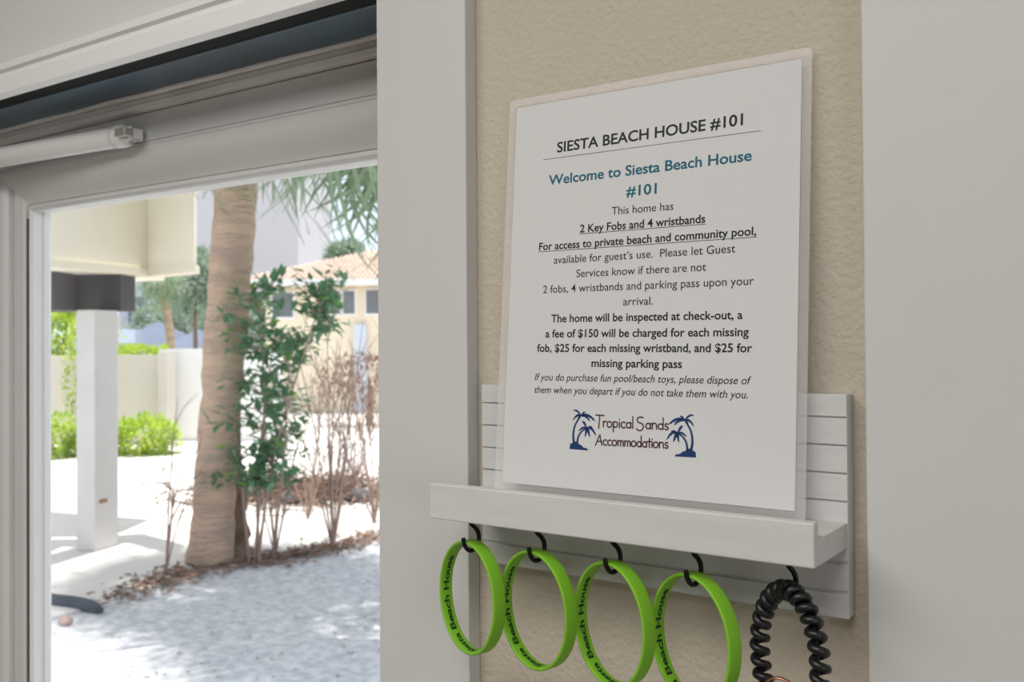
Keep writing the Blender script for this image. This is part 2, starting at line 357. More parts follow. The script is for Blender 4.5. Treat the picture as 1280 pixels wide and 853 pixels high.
def stroketext(word, u0, u1, v0, v1, xh, wd, mt):
    tot = sum(GL[ch][1] for ch in word)-.2; k = (u1-u0)/tot; m = MB(); x = 0
    for ch in word:
        st, adv = GL[ch]
        for line in st:
            q = [(u0+(x+a)*k, v0+(v1-v0)*(x+a)/tot+b*xh) for a, b in line]
            for (ax_, ay), (bx, by) in zip(q[:-1], q[1:]):
                L = math.hypot(bx-ax_, by-ay) or 1e-6; nx, ny = -(by-ay)/L*wd/2, (bx-ax_)/L*wd/2
                m.add([pp(ax_+nx, ay+ny, .2), pp(ax_-nx, ay-ny, .2), pp(bx-nx, by-ny, .2), pp(bx+nx, by+ny, .2)], [(0, 1, 2, 3)])
            for a, b in q: m.add([pp(a+wd/2*math.cos(t*math.pi/4), b+wd/2*math.sin(t*math.pi/4), .2) for t in range(8)], [tuple(range(8))])
        x += adv
    m.build('logo_lettering', mt, nw, label='thin plum hand-drawn lettering')
stroketext('Tropical Sands', 77.1, 132, 42.3, 42.9, 3.95, 1.0, M_plum)
stroketext('Accommodations', 77.6, 132.2, 29.9, 30.8, 3.75, 1.0, M_plum)
def palm2d(mx):
    m = MB(); fx = (lambda u: u) if mx > 0 else (lambda u: -u)
    O = (57, 25.8) if mx > 0 else (152.2, 26)
    def q(u, v): return pp(O[0]+fx(u), O[1]+v, .2)
    def strip(pts, ws):
        pts = smoothpath([(a, b, 0) for a, b in pts], 5); k = len(pts)
        for i in range(k-1):
            a, b = pts[i], pts[i+1]; d = (b-a).normalized(); nn = Vector((-d.y, d.x, 0))
            wa = ws[0]+(ws[1]-ws[0])*i/(k-1); wb = ws[0]+(ws[1]-ws[0])*(i+1)/(k-1)
            m.add([q(*(a+nn*wa/2).xy), q(*(a-nn*wa/2).xy), q(*(b-nn*wb/2).xy), q(*(b+nn*wb/2).xy)], [(0, 1, 2, 3)])
    def frond(x, y, tx, ty, up, wd):        # curved tapering leaf with a toothed lower edge
        n_ = 11; cx_, cy_ = (x+tx)/2, max(y, ty)+up; top = []; bot = []
        for i in range(n_+1):
            t = i/n_; px = (1-t)**2*x+2*t*(1-t)*cx_+t*t*tx; py = (1-t)**2*y+2*t*(1-t)*cy_+t*t*ty
            dx_ = 2*(1-t)*(cx_-x)+2*t*(tx-cx_); dy_ = 2*(1-t)*(cy_-y)+2*t*(ty-cy_); L = math.hypot(dx_, dy_); nx, ny = dy_/L, -dx_/L
            if dx_ < 0: nx, ny = -nx, -ny
            e = math.sin(math.pi*min(1, .15+t*.85))**.6; top.append((px-nx*wd*.3*e, py-ny*wd*.3*e)); k_ = wd*e*(1 if i % 2 else .6); bot.append((px+nx*k_, py+ny*k_))
        for i in range(n_): m.add([q(*top[i]), q(*bot[i]), q(*bot[i+1]), q(*top[i+1])], [(0, 1, 2, 3)])
    m.add([q(*p) for p in ((-.2, 0), (15, -.2), (14.2, 1.2), (11, 1.8), (9.5, 3.2), (7.5, 3.8), (6.6, 5.2), (3.5, 5.6), (2, 4.4), (.2, 3.4))], [tuple(range(10))])
    strip([(3.4, 4.5), (2.6, 10), (3.9, 17), (8.4, 23.8)], (2.0, 1.1)); strip([(6, 4.5), (6.8, 9), (9.4, 12.8), (13.4, 15.1)], (1.7, 1.0))
    for d in ((1.6, 26.8, 2.2, 1.3), (1.4, 19.4, 2.2, 1.5), (20.4, 19.8, 3.0, 1.9), (16.2, 19.6, 1.8, 1.7), (5.2, 19.6, .5, 1.2), (12.2, 26.0, 1.2, 1.2)): frond(8.4, 23.8, *d)
    for d in ((6.4, 12.6, 2.0, 1.5), (9.2, 19.6, 1.2, 1.6), (21.4, 9.6, 3.0, 1.7), (12.0, 8.4, .4, 1.8), (16.2, 8.6, .8, 2.0), (18.2, 15.8, 1.6, 1.4)): frond(13.4, 15.1, *d)
    m.build('palm_emblem', M_navy, nw, label='navy silhouette of two palms on a small mound')
palm2d(1); palm2d(-1)

# ------------------------------------------------------------------ hooks, wristbands, coil
HD = Vector((-.30, -.95, 0)).normalized()          # from shank to tip
SIDE = Vector((0, 0, 1)).cross(HD)
where = ['leftmost of five, under the shelf', 'second of five from the left, under the shelf', 'middle one of five, under the shelf', 'fourth of five from the left, under the shelf', 'rightmost of five, holding the black coil']
hook_x = [(588, 655), (670, 665), (765, 680), (866, 692), (985, 709)]
zb = Ez(-.1282); HY = .545; proto = None; hooks = []
for i, (a, b) in enumerate(hook_x):
    base = Vector((ony(a, b, HY).x, HY, zb))
    if proto is None:
        t = empty('cup_hook', tuple(base)); proto = t
        L = [(.0, .0), (.0, -.004), (-.0015, -.0065), (-.0048, -.0095), (-.0072, -.0140), (-.0068, -.0200), (-.0034, -.0242), (.0014, -.0244), (.0050, -.0205), (.0064, -.0152)]
        pts = smoothpath([base+HD*(x)+Vector((0, 0, z)) for x, z in L], 5)
        MB().tube(pts, .00160, 10).build('wire', M_black, t, smooth=True)
        MB().tube([base, base-Vector((0, 0, .0008)), base-Vector((0, 0, .0014))], [.0034, .0034, .002], 16).build('collar', M_black, t, smooth=False)
        h = t
    else:
        h = proto.copy(); COL.objects.link(h); h.location = base
        for ch in proto.children: c_ = ch.copy(); COL.objects.link(c_); c_.parent = h
    tag(h, 'small black metal cup hook, '+where[i], 'hook', 'cup hooks under the wall shelf'); hooks.append(base)

def bandframe(C, A, tilt=0):
    ax_ = A; e1 = Vector((0, 0, 1)); e2 = ax_.cross(e1).normalized()   # e2 horizontal in ring plane
    if tilt: e1 = (e1*math.cos(tilt)+e2*math.sin(tilt)); e2 = ax_.cross(e1).normalized()
    return C, ax_, e1, e2
RA, RB, BW, BT = .0392, .0333, .0106, .0022
bandlab = ['lime green wristband with lettering, on the leftmost hook, overlapping the white trim board', 'lime green wristband hanging on the second hook from the left', 'lime green wristband hanging on the middle hook', 'lime green wristband hanging on the fourth hook, beside the black coil']
def band(i, base, A, tilt, ra=RA, rb=RB, drop=.0):
    C = base + HD*(-.0005) + Vector((0, 0, -.0218-drop)) + Vector((0, 0, -(ra-.0032)))
    C, ax_, e1, e2 = bandframe(C, A, tilt)
    rings = []; N = 96
    pf = []
    for cx, cy, a0 in ((1, -1, -90), (1, 1, 0), (-1, 1, 90), (-1, -1, 180)):
        for k in range(4):
            an = math.radians(a0+30*k); pf.append((cx*(BW/2-.0009)+.0009*math.cos(an), cy*(BT/2-.0009)+.0009*math.sin(an)))
    for k in range(N):
        t = 2*math.pi*k/N; nrm = (e1*math.cos(t)/ra+e2*math.sin(t)/rb).normalized()
        p = C+e1*ra*math.cos(t)+e2*rb*math.sin(t)
        rings.append([p+ax_*a+nrm*b for a, b in pf])
    r = empty('wristband', tuple(C), bandlab[i], 'wristband', 'lime green wristbands on the hooks')
    m = MB().sweep(rings); m.build('loop', M_green, r, smooth=True)
    # lettering on the inner face, from the bottom up the far-left side
    me, a, b = textmesh('Siesta Beach House', .03); og = C
    arcs = [0]; NN = 400
    th = lambda j: math.pi+2*math.pi*j/NN*SGN
    pos = lambda t: C+e1*(ra-BT/2)*math.cos(t)+e2*(rb-BT/2)*math.sin(t)
    for j in range(NN): arcs.append(arcs[-1]+(pos(th(j+1))-pos(th(j))).length)
    sc_ = .0062
    L0 = -.004; span = .086
    for v in me.vertices:
        s_ = L0+(v.co.x-a)/(b-a)*span; neg = s_ < 0; q_ = abs(s_)
        j = 0
        while arcs[j+1] < q_: j += 1
        fr_ = j+(q_-arcs[j])/(arcs[j+1]-arcs[j]); t = math.pi+2*math.pi*fr_/NN*SGN*(-1 if neg else 1)
        nrm = (e1*math.cos(t)/ra+e2*math.sin(t)/rb).normalized()
        v.co = C+e1*ra*math.cos(t)+e2*rb*math.sin(t)-nrm*(BT/2+.00022)+ax_*((v.co.y-.28)*sc_) - og
    link('band_lettering', me, M_greenprint, r, label='dark printed lettering')
    return r
SGN = -1
Aax = HD.copy()
specs = [(0, 0.0, 0), (1, .02, 3), (2, 0, -2), (3, .0, -4)]
for i, tl, dr in specs:
    A = Matrix.Rotation(math.radians(dr), 3, 'Z') @ Aax
    band(i, hooks[i], A, tl)
# black spiral coil on the fifth hook
base = hooks[4]; ra, rb, cr, wr = .0390, .0243, .0037, .0026
A = Matrix.Rotation(math.radians(-10), 3, 'Z') @ HD
C = base+Vector((0, 0, -.0215-ra+.002)); _, ax_, e1, e2 = bandframe(C, A)
ck = empty('coil_bracelet', tuple(C), 'black spiral coil bracelet hanging from the rightmost hook under the shelf', 'bracelet')
pts = []; turns = 29; N = turns*14
for k in range(N):
    t = 2*math.pi*k/N; nrm = (e1*math.cos(t)/ra+e2*math.sin(t)/rb).normalized(); ph = t*turns
    pts.append(C+e1*ra*math.cos(t)+e2*rb*math.sin(t)+nrm*cr*math.cos(ph)+ax_*cr*math.sin(ph))
MB().tube(pts, wr, 10, closed=True).build('coil', M_rubber, ck, smooth=True)
# copper split ring threaded at its foot
kc = ony(977, 868, (C-e1*ra).y-.004)
kr = empty('split_ring', tuple(kc), 'copper coloured metal ring threaded on the bottom of the black coil', 'ring')
for s_, rr_ in ((0, .0105), (1, .0105)):
    q = [kc+Vector((math.cos(a*math.pi/20)*rr_*.95, -.35*math.sin(a*math.pi/20)*rr_+s_*.0013, math.sin(a*math.pi/20)*rr_*.95)) for a in range(40)]
    MB().tube(q, .0007, 8, closed=True).build('wire_turn', M_copper, kr, smooth=True)

# ================================================================== OUTDOORS
M_gravel = mat('white_shell_gravel', (.78, .78, .80), .9, .1, col2=(.55, .55, .58), nscale=16, detail=8, bump=.8, bscale=24, bdist=.03)
M_drive = mat('pale_concrete', (.78, .745, .71), .85, .1, noise_amt=.07, nscale=1.5, bump=.2, bscale=30, bdist=.004)
M_cream = mat('cream_stucco', (.90, .83, .70), .85, .1, noise_amt=.03, nscale=3)
M_creaml = mat('light_cream_edge', (.87, .80, .66), .8, .1)
M_post = mat('grey_painted_post', (.68, .66, .64), .8, .1, noise_amt=.06, nscale=3)
M_beam = mat('dark_grey_beam', (.10, .095, .10), .7, .2, noise_amt=.3, nscale=2.2)
M_trunk = mat('palm_bark', (.64, .45, .33), .9, .1, col2=(.45, .34, .27), nscale=3, detail=7, bump=.9, bscale=9, bdist=.04, stretch=(1, 1, 5))
M_root = mat('root_bark', (.30, .22, .16), .95, .1, col2=(.20, .14, .10), nscale=9, bump=.9, bscale=26, bdist=.03)
M_frond = leafmat('palm_frond', (.30, .38, .24), (.20, .28, .20))
M_leaf = leafmat('shrub_leaf', (.14, .29, .15), (.07, .18, .10), 4)
M_leaf2 = leafmat('bright_leaf', (.22, .42, .05), (.12, .28, .04), 4)
M_twig = mat('dry_twig', (.42, .30, .25), .9, .1, noise_amt=.2, nscale=12)
M_fence = mat('beige_fence_wall', (.66, .61, .54), .85, .1, noise_amt=.05, nscale=1)
M_hedge = leafmat('yellow_green_foliage', (.50, .60, .08), (.22, .38, .05), 2.2)
M_far = leafmat('distant_foliage', (.30, .38, .28), (.18, .26, .20), 1)  # lightened leaf colour stands in for distant haze
M_litter = mat('brown_leaf_litter', (.36, .24, .18), .9, .1, col2=(.20, .13, .10), nscale=6)
M_house = mat('cream_house_wall', (.86, .76, .60), .85, .1)
M_tile = mat('peach_roof_tile', (.70, .54, .45), .8, .1, noise_amt=.15, nscale=2)
M_white = mat('white_masonry', (.86, .85, .84), .8, .1)
M_lilac = mat('grey_lilac_wall', (.62, .58, .58), .85, .1)
M_pane = mat('grey_window_glass', (.16, .18, .21), .2, .5)
M_slate = mat('blue_grey_roof', (.17, .20, .27), .7, .2, noise_amt=.1, nscale=1)
M_tower = mat('pale_blue_wall', (.62, .68, .78), .8, .1)
M_stone = mat('pink_stone', (.60, .42, .38), .9, .1, noise_amt=.2, nscale=8)
M_edging = mat('dark_blue_edging', (.05, .065, .09), .5, .3)
M_bluestone = mat('blue_grey_stone', (.13, .155, .20), .85, .2, noise_amt=.3, nscale=6)

gr = struct(MB().box(-90, 25, .765, 90, GZ-.1, GZ).build('ground', M_gravel))
dpoly = [(-9, 4.6), (-4.2, 5.6), (-3.05, 6.35), (-2.6, 7.35), (-2.1, 8.0), (-1.3, 9.1), (2, 11.2), (8, 13), (8, 24), (-20, 24), (-20, 6)]
dp = []
for a, b in zip(dpoly, dpoly[1:]+dpoly[:1]):
    L = math.hypot(b[0]-a[0], b[1]-a[1]); k = max(1, int(L/.25)) if L < 3 and a[1] < 12 else 1
    for i in range(k):
        t = i/k; x = a[0]+(b[0]-a[0])*t; y = a[1]+(b[1]-a[1])*t
        dp.append((x+.05*noise.noise(Vector((x*3, y*3, 0))), y+.07*noise.noise(Vector((x*3, y*3, 5)))))
struct(MB().prism(dp, GZ-.05, GZ+.012, od).build('driveway', M_drive))

# cream upper storey, dark beam, grey post
ch = empty('neighbour_carport', tuple(od(-3.6, 8.6, GZ)), 'cream upper storey carried on a grey post and a dark beam, left beyond the glass', 'building')
zb_ = EYE+.596
wallp = [(-4.6, 4.9), (-3.75, 7.73), (-3.40, 8.9), (-2.80, 8.4), (-2.86, 8.66), (-3.42, 9.18), (-3.62, 9.1), (-4.8, 5.2)]
MB().prism(wallp, zb_+.07, zb_+1.6, od).build('wall', M_cream, ch)
wallq = [(-4.6, 4.88), (-3.74, 7.71), (-3.385, 8.87), (-2.78, 8.37), (-2.84, 8.68), (-3.42, 9.2), (-3.64, 9.12), (-4.82, 5.2)]
MB().prism(wallq, zb_, zb_+.07, od).build('edge_band', M_creaml, ch, label='lighter cream band along the bottom edge')
MB().box(-5.6, -3.535, 8.62, 8.95, EYE+.265, zb_, od).build('beam', M_beam, ch)
MB().box(-4.13, -3.93, 8.2, 8.62, EYE+.265, zb_, od).build('beam', M_beam, ch)
MB().prism([(-9, 9.0), (-3.65, 9.14), (-3.6, 9.9), (-9, 12)], zb_+.02, zb_+1.6, od).build('wall', M_cream, ch)
nc = (-3.63, 8.2); th = math.radians(73.6); e = (math.cos(th), math.sin(th)); g = (-math.sin(th), math.cos(th))
po = [nc, (nc[0]+.3*e[0], nc[1]+.3*e[1]), (nc[0]+.3*e[0]+.2*g[0], nc[1]+.3*e[1]+.2*g[1]), (nc[0]+.2*g[0], nc[1]+.2*g[1])]
po = [(a, b+.1) for a, b in po]
MB().prism(po, GZ+.012, EYE+.265, od).build('post', M_post, ch, bevel=.01)
MB().prism([(nc[0]+u*e[0]-v*g[0], nc[1]+.1+u*e[1]-v*g[1]) for u, v in ((.05, .003), (.15, .003), (.15, -.002), (.05, -.002))], GZ+.42, GZ+.455, od).build('rust_mark', mat('rust', (.35, .2, .12), .9), ch, label='small rusty mark')

# ---- palms
def frond_mesh(seed, nl=26, petl=.75, ll=.75, wd=.036, droop=.55):
    rd = random.Random(seed); m = MB()
    pts = [Vector((petl*t, 0, .06*math.sin(t*2)-.10*t*t)) for t in (0, .25, .5, .75, 1)]
    m.tube(pts, [.022, .016, .012, .010, .009], 5); hub = pts[-1]
    for k in range(nl):
        a = math.radians(-125+250*(k+.5)/nl+rd.uniform(-3, 3)); L = ll*(1-.25*abs(a)/2.2)*rd.uniform(.85, 1.1)
        d = Vector((math.cos(a), math.sin(a), 0)); sd = Vector((-d.y, d.x, 0)); prev = None; n_ = 5; dr = droop*rd.uniform(.6, 1.5)
        vs = []
        for i in range(n_+1):
            t = i/n_; c_ = hub+d*(L*t*(1-.28*t*t*dr))+Vector((0, 0, .05*t-dr*L*t*t*t*.9)); w_ = wd*(1-t)**.6*(.45+.55*min(1, t*4))
            vs += [c_-sd*w_/2+Vector((0, 0, .008)), c_+sd*w_/2]
        m.add(vs, [(2*i, 2*i+1, 2*i+3, 2*i+2) for i in range(n_)])
    me = bpy.data.meshes.new('frond'); me.from_pydata(m.v, [], m.f); me.materials.append(M_frond); me.update(); return me
FM = [frond_mesh(s) for s in (1, 2, 3)]
def palm(base, top, r0, r1, n_fr, label, sc=1.0, bend=.0, name='palm_tree', group='cabbage palms beyond the glass', flare=.6, rd=None, elmin=-75):
    rd = rd or random.Random(11); base = Vector(base); top = Vector(top)
    p = empty(name, tuple(base), label, 'palm', group)
    m = MB(); pts = []; rads = []; N = 60; bend_v = R0*bend
    for i in range(N+1):
        t = i/N; c_ = base.lerp(top, t)+bend_v*math.sin(t*math.pi); pts.append(c_)
        r = r0+(r1-r0)*t; r *= 1+(flare*.28*math.exp(-t*14)); r *= 1+.035*math.sin(i*2.1)+.03*noise.noise(Vector((i*.6, base.x, 0))); rads.append(r)
    m.tube(pts, rads, 18)
    for v in m.v: v += Vector((noise.noise(v*5), noise.noise(v*5+Vector((9, 0, 0))), 0))*r0*.10
    m.build('trunk', M_trunk, p, smooth=True)
    for k in range(n_fr):
        az = k*2.39996+rd.uniform(-.2, .2); u = (k+.5)/n_fr; el = math.radians(70+(elmin-70)*u+rd.uniform(-8, 8))
        f_ = bpy.data.objects.new('frond', FM[k % 3]); COL.objects.link(f_); f_.parent = p
        d = Vector((math.cos(az)*math.cos(el), math.sin(az)*math.cos(el), math.sin(el)))
        q = d.to_track_quat('X', 'Z'); f_.location = top-base-Vector((0, 0, .25*sc*u)); f_.rotation_mode = 'QUATERNION'; f_.rotation_quaternion = q; f_.scale = (sc,)*3
    return p
b1 = onz(262, 704, GZ); t1 = od(-2.04, 7.55, EYE+3.05)
palm(b1, t1, .165, .170, 38, 'tall palm with a thick tan trunk, nearest to the glass, behind the leafy shrub', 1.25, bend=.0)
bp2 = od(-.55, 6.4, GZ); palm(bp2, od(-.74, 6.6, EYE+2.75), .14, .12, 44, 'tall palm mostly hidden by the left trim board, fronds hanging in above', 1.4, rd=random.Random(5), elmin=-88)
pass
# second gnarled stump at the palm's foot
st = MB(); b0 = onz(291, 696, GZ)+F0*.1
pts = [b0+Vector((0, 0, z))+R0*x for z, x in ((0, 0), (.12, .0), (.4, -.01), (.8, -.03), (1.1, -.05))]
st.tube(smoothpath(pts, 5), [.17]*3+[.12]*6+[.09]*6+[.07]*6, 14)
for v in st.v: v += Vector((noise.noise(v*9), noise.noise(v*9+Vector((4, 4, 4))), noise.noise(v*6)))*.05
tag(st.build('tree_stump', M_root, smooth=True, origin=b0), 'dark gnarled stump close against the right side of the tan palm trunk', 'stump')

# ---- shrubs
def leafquad(m, p, d, up, L, W):
    sd = d.cross(up).normalized(); nn = sd.cross(d)
    m.add([p, p+d*L*.35+sd*W/2+nn*L*.06, p+d*L, p+d*L*.35-sd*W/2+nn*L*.06, p+d*L*.5-nn*L*.03], [(0, 1, 4), (1, 2, 4), (2, 3, 4), (3, 0, 4)])
lm = MB(); leafquad(lm, Vector((0, 0, 0)), Vector((1, 0, 0)), Vector((0, 0, 1)), 1, .58)
LEAF = bpy.data.meshes.new('leaf'); LEAF.from_pydata(lm.v, [], lm.f); LEAF.materials.append(M_leaf); LEAF.update()
LEAF2 = LEAF.copy(); LEAF2.materials.clear(); LEAF2.materials.append(M_leaf2)
rd = random.Random(21)
sb = onz(318, 705, GZ); shrub = empty('leafy_shrub', tuple(sb), 'green leafy shrub rising from the gravel edge in front of the palm trunk', 'shrub')
stems = MB(); leaves = []
tips = []
for k in range(96): tips.append((rd.gauss(332, 30), rd.uniform(425, 605)))
for k in range(58): tips.append((rd.uniform(278, 420), rd.uniform(335, 440)))
for k in range(14): tips.append((rd.uniform(395, 432), rd.uniform(345, 410)))
mains = []
for (ax0, ay0, bx0, by0, cx0, cy0) in ((318, 705, 330, 540, 325, 380), (322, 705, 345, 560, 400, 380), (312, 706, 300, 560, 300, 390), (340, 700, 352, 600, 362, 460), (325, 706, 322, 600, 340, 440)):
    D = 7.75+rd.uniform(-.25, .2)
    pth = smoothpath([onz(ax0, ay0, GZ), at(bx0, by0, D), at(cx0, cy0, D+rd.uniform(-.3, .2))], 8); mains.append(pth); stems.tube(pth, [.014-.009*i/(len(pth)-1) for i in range(len(pth))], 6)
for tx, ty in tips:
    D = 7.7+rd.uniform(-.45, .4); tp = at(tx, ty, D)
    best = min((p for pth in mains for p in pth[3:]), key=lambda p: (p-tp).length+.8*max(0, p.z-tp.z+.1))
    mid = best.lerp(tp, .5)+Vector((0, 0, .04)); pth = smoothpath([best, mid, tp], 4)
    stems.tube(pth, [.006-.004*i/(len(pth)-1) for i in range(len(pth))], 4)
    ndv = (tp-best).normalized() if (tp-best).length > .01 else Vector((0, 0, 1))
    nl_ = rd.randint(7, 12)
    for k in range(nl_):
        t = rd.uniform(.35, 1.0); p = best.lerp(tp, t)+Vector((rd.gauss(0, .03), rd.gauss(0, .03), rd.gauss(0, .03)))
        d = Vector((rd.gauss(0, 1), rd.gauss(0, 1), rd.gauss(-.15, .6)))+ndv*.6; leaves.append((p, d.normalized(), rd.uniform(.075, .145), rd.random() < .16))
stems.build('stem', M_twig, shrub, smooth=True, kind='stuff')
leaves.sort(key=lambda l: -l[2])
for p, d, L, br in leaves[:290]:
    o = bpy.data.objects.new('leaf', LEAF2 if br else LEAF); COL.objects.link(o); o.parent = shrub; o.location = p-sb
    o.rotation_mode = 'QUATERNION'; o.rotation_quaternion = d.to_track_quat('X', 'Z'); o.scale = (L,)*3
rest = MB()
for p, d, L, br in leaves[290:]: leafquad(rest, p, d, Vector((0, 0, 1)), L, L*.5)
rest.build('leaves', M_leaf, shrub, kind='stuff')

def bare(base, hgt, spread, n_st, label, seed, lean=0, rs=.010, forks=3, name='bare_shrub'):
    rd = random.Random(seed); base = Vector(base); s = empty(name, tuple(base), label, 'shrub', 'leafless shrubs by the driveway')
    for k in range(n_st):
        m = MB(); a = rd.uniform(0, 2*math.pi); sp = spread*rd.uniform(.3, 1)
        tip = base+Vector((math.cos(a)*sp, math.sin(a)*sp, hgt*rd.uniform(.6, 1)))+R0*lean*rd.uniform(.5, 1)
        mid = base.lerp(tip, .5)+Vector((rd.gauss(0, .05), rd.gauss(0, .05), .08)); pth = smoothpath([base, mid, tip], 7)
        m.tube(pth, [rs*(1-.75*i/(len(pth)-1)) for i in range(len(pth))], 5)
        for j in range(forks):
            st_ = pth[rd.randint(4, len(pth)-3)]; dr = (tip-base).normalized()
            e_ = st_+(dr*rd.uniform(.25, .5)+Vector((rd.gauss(0, .16), rd.gauss(0, .16), .05)))*hgt*.5
            p2 = smoothpath([st_, st_.lerp(e_, .5)+Vector((rd.gauss(0, .02), rd.gauss(0, .02), .02)), e_], 4); m.tube(p2, [rs*.5*(1-.7*i/(len(p2)-1)) for i in range(len(p2))], 4)
            e3 = p2[4]+Vector((rd.gauss(0, .1), rd.gauss(0, .1), rd.uniform(.05, .25))); m.tube([p2[4], e3], [rs*.3, rs*.15], 4)
        m.build('stem', M_twig, s, smooth=True)
    return s
bare(onz(416, 688, GZ), 2.1, .75, 10, 'leafless reddish shrub right of the leafy shrub, in line with the gravel edge', 3)
bare(onz(344, 695, GZ), 1.3, .45, 8, 'leafless shrub with short thin stems at the foot of the leafy shrub', 4, rs=.008)
bare(onz(468, 655, GZ), 2.2, .8, 9, 'leafless shrub at the right edge of the glass beside the white trim', 5)
bare(onz(385, 650, GZ), 1.7, .6, 9, 'leafless shrub standing behind the gravel edge between two others', 6, rs=.008)
bare(onz(207, 716, GZ), 1.55, .30, 5, 'thin leafless sapling left of the tan palm trunk', 9, rs=.008, lean=.12)
bare(onz(440, 612, GZ), 1.9, .9, 12, 'dense leafless shrub in front of the cream house with the tiled roof', 12, rs=.010)

# leaf litter along the gravel edge (uncountable)
lt = MB(); rd = random.Random(31)
edge = [onz(px, py, GZ) for px, py in ((150, 752), (200, 730), (240, 716), (300, 704), (350, 702), (400, 690), (440, 682), (478, 668))]
for k in range(1500):
    i = rd.randint(0, len(edge)-2); p = edge[i].lerp(edge[i+1], rd.random())+F0*rd.gauss(.05, .16)+R0*rd.gauss(0, .12)
    a = rd.uniform(0, 6.28); d = Vector((math.cos(a), math.sin(a), rd.uniform(-.1, .3))).normalized(); leafquad(lt, p+Vector((0, 0, .018)), d, Vector((0, 0, 1)), rd.uniform(.04, .09), rd.uniform(.02, .04))
for k in range(70):
    p = onz(rd.uniform(150, 478), rd.uniform(700, 850), GZ); a = rd.uniform(0, 6.28); d = Vector((math.cos(a), math.sin(a), .1)).normalized(); leafquad(lt, p+Vector((0, 0, .008)), d, Vector((0, 0, 1)), .035, .016)
o = lt.build('leaf_litter', M_litter); tag(o, 'brown fallen leaves scattered along the edge of the gravel', 'leaf litter'); o['kind'] = 'stuff'
def rock(name, c_, r, m_, seed, label, cat='stone', group=None, sq=.6):
    bm = bmesh.new(); bmesh.ops.create_icosphere(bm, subdivisions=2, radius=1)
    for v in bm.verts:
        v.co *= 1+.25*noise.noise(v.co*1.6+Vector((seed*7, 0, 0))); v.co = Vector((v.co.x*r, v.co.y*r*.8, v.co.z*r*sq))
    me = bpy.data.meshes.new(name); bm.to_mesh(me); bm.free(); o = link(name, me, m_, None, True, 0, c_+Vector((0, 0, r*sq*.7))); tag(o, label, cat, group); return o
rock('stone', onz(82, 781, GZ), .055, M_stone, 1, 'small pinkish stone at the lower left of the glass by the dark edging')
# dark edging strip at lower left
eg = MB(); ep = smoothpath([onz(40, 752, GZ), onz(70, 757, GZ), onz(100, 761, GZ), onz(128, 769, GZ)], 6)
eg.tube([p+Vector((0, 0, .03)) for p in ep], [.05]*(len(ep)-4)+[.045, .035, .025, .012], 8)
tag(eg.build('garden_edging', M_edging, smooth=True, origin=ep[0]), 'low dark blue-grey edging strip at the lower left, between driveway and gravel', 'edging')
# dry brush and stones behind the shrubs
bp_ = MB(); rd = random.Random(77)
for k in range(420):
    x = -2.35+rd.gauss(0, .62); y = 11.1+rd.gauss(0, .42); p = od(x, y, GZ+rd.uniform(.02, .22)); a = rd.uniform(0, 6.28); L = rd.uniform(.15, .5)
    q = p+Vector((math.cos(a)*L, math.sin(a)*L, rd.uniform(-.02, .16))); q.z = max(q.z, GZ+.02); r_ = rd.uniform(.006, .014); bp_.tube([p, q], [r_, r_*.5], 4)
for k in range(1100):
    x = -2.35+rd.gauss(0, .62); y = 11.1+rd.gauss(0, .45); a = rd.uniform(0, 6.28); d = Vector((math.cos(a), math.sin(a), rd.uniform(-.1, .5))).normalized(); leafquad(bp_, od(x, y, GZ+rd.uniform(.02, .10)), d, Vector((0, 0, 1)), rd.uniform(.06, .13), .05)
o = bp_.build('brush_pile', M_litter, origin=od(-2.35, 11.1, GZ)); tag(o, 'low pile of dry brown brushwood and leaves behind the shrubs on the pale paving', 'brushwood'); o['kind'] = 'stuff'
for k, (x, y, r_) in enumerate(((-3.2, 10.75, .12), (-2.95, 10.9, .16), (-2.5, 10.7, .15), (-1.75, 10.8, .17), (-1.45, 11.3, .14), (-2.1, 11.7, .17), (-2.8, 11.6, .15))):
    rock('stone', od(x, y, GZ+.012), r_, M_bluestone, k+3, 'blue-grey stone lying among the dry brushwood behind the shrubs', 'stone', 'stones among the brushwood', .5)

# fence wall, hedges, bushes
fw = empty('boundary_wall', tuple(od(-7.5, 16.8, GZ)), 'beige boundary wall with a pier, left of the tan palm trunk', 'wall')
MB().box(-14, -6.15, 16.9, 17.1, GZ+.012, EYE-.27, od).build('panel', M_fence, fw)
MB().box(-6.2, -6.05, 16.7, 17.15, GZ+.012, EYE-.22, od).build('pier', M_fence, fw)
MB().box(-6.4, -4.2, 17.3, 17.45, GZ+.012, EYE-.17, od).build('panel', M_white, fw, label='paler return of the wall')
def bush(name, c_, rx, ry, rz, n_, m_, label, seed, L=.12, cat='bush', group=None, trunk=True):
    rd = random.Random(seed); b_ = Vector((c_.x, c_.y, GZ)) if trunk else Vector(c_)
    o = empty(name, tuple(b_), label, cat, group); m = MB()
    for k in range(n_):
        v = Vector((rd.gauss(0, 1), rd.gauss(0, 1), rd.gauss(0, 1))).normalized()*rd.uniform(.55, 1.0); s_ = 1+.25*noise.noise(v*2+Vector((seed, 0, 0)))
        p = c_+R0*(v.x*rx*s_)+F0*(v.y*ry*s_)+Vector((0, 0, v.z*rz*s_))
        if p.z < GZ+.03: continue
        d = (v+Vector((rd.gauss(0, .6), rd.gauss(0, .6), rd.gauss(0, .6)))).normalized(); leafquad(m, p, d, Vector((.1, .2, 1)).normalized(), L*rd.uniform(.7, 1.3), L*.55)
    m.build('foliage', m_, o, kind='stuff')
    if trunk: MB().tube([b_, b_.lerp(c_, .5)+R0*.02, c_], [.06*rx+.02, .04*rx+.015, .02], 7).build('trunk', M_root, o, smooth=True)
    return o
bush('low_bush', od(-5.95, 15.4, GZ+.28), .62, .45, .36, 1500, M_hedge, 'yellow-green low bush at the foot of the beige wall, right of the grey post', 1, .10)
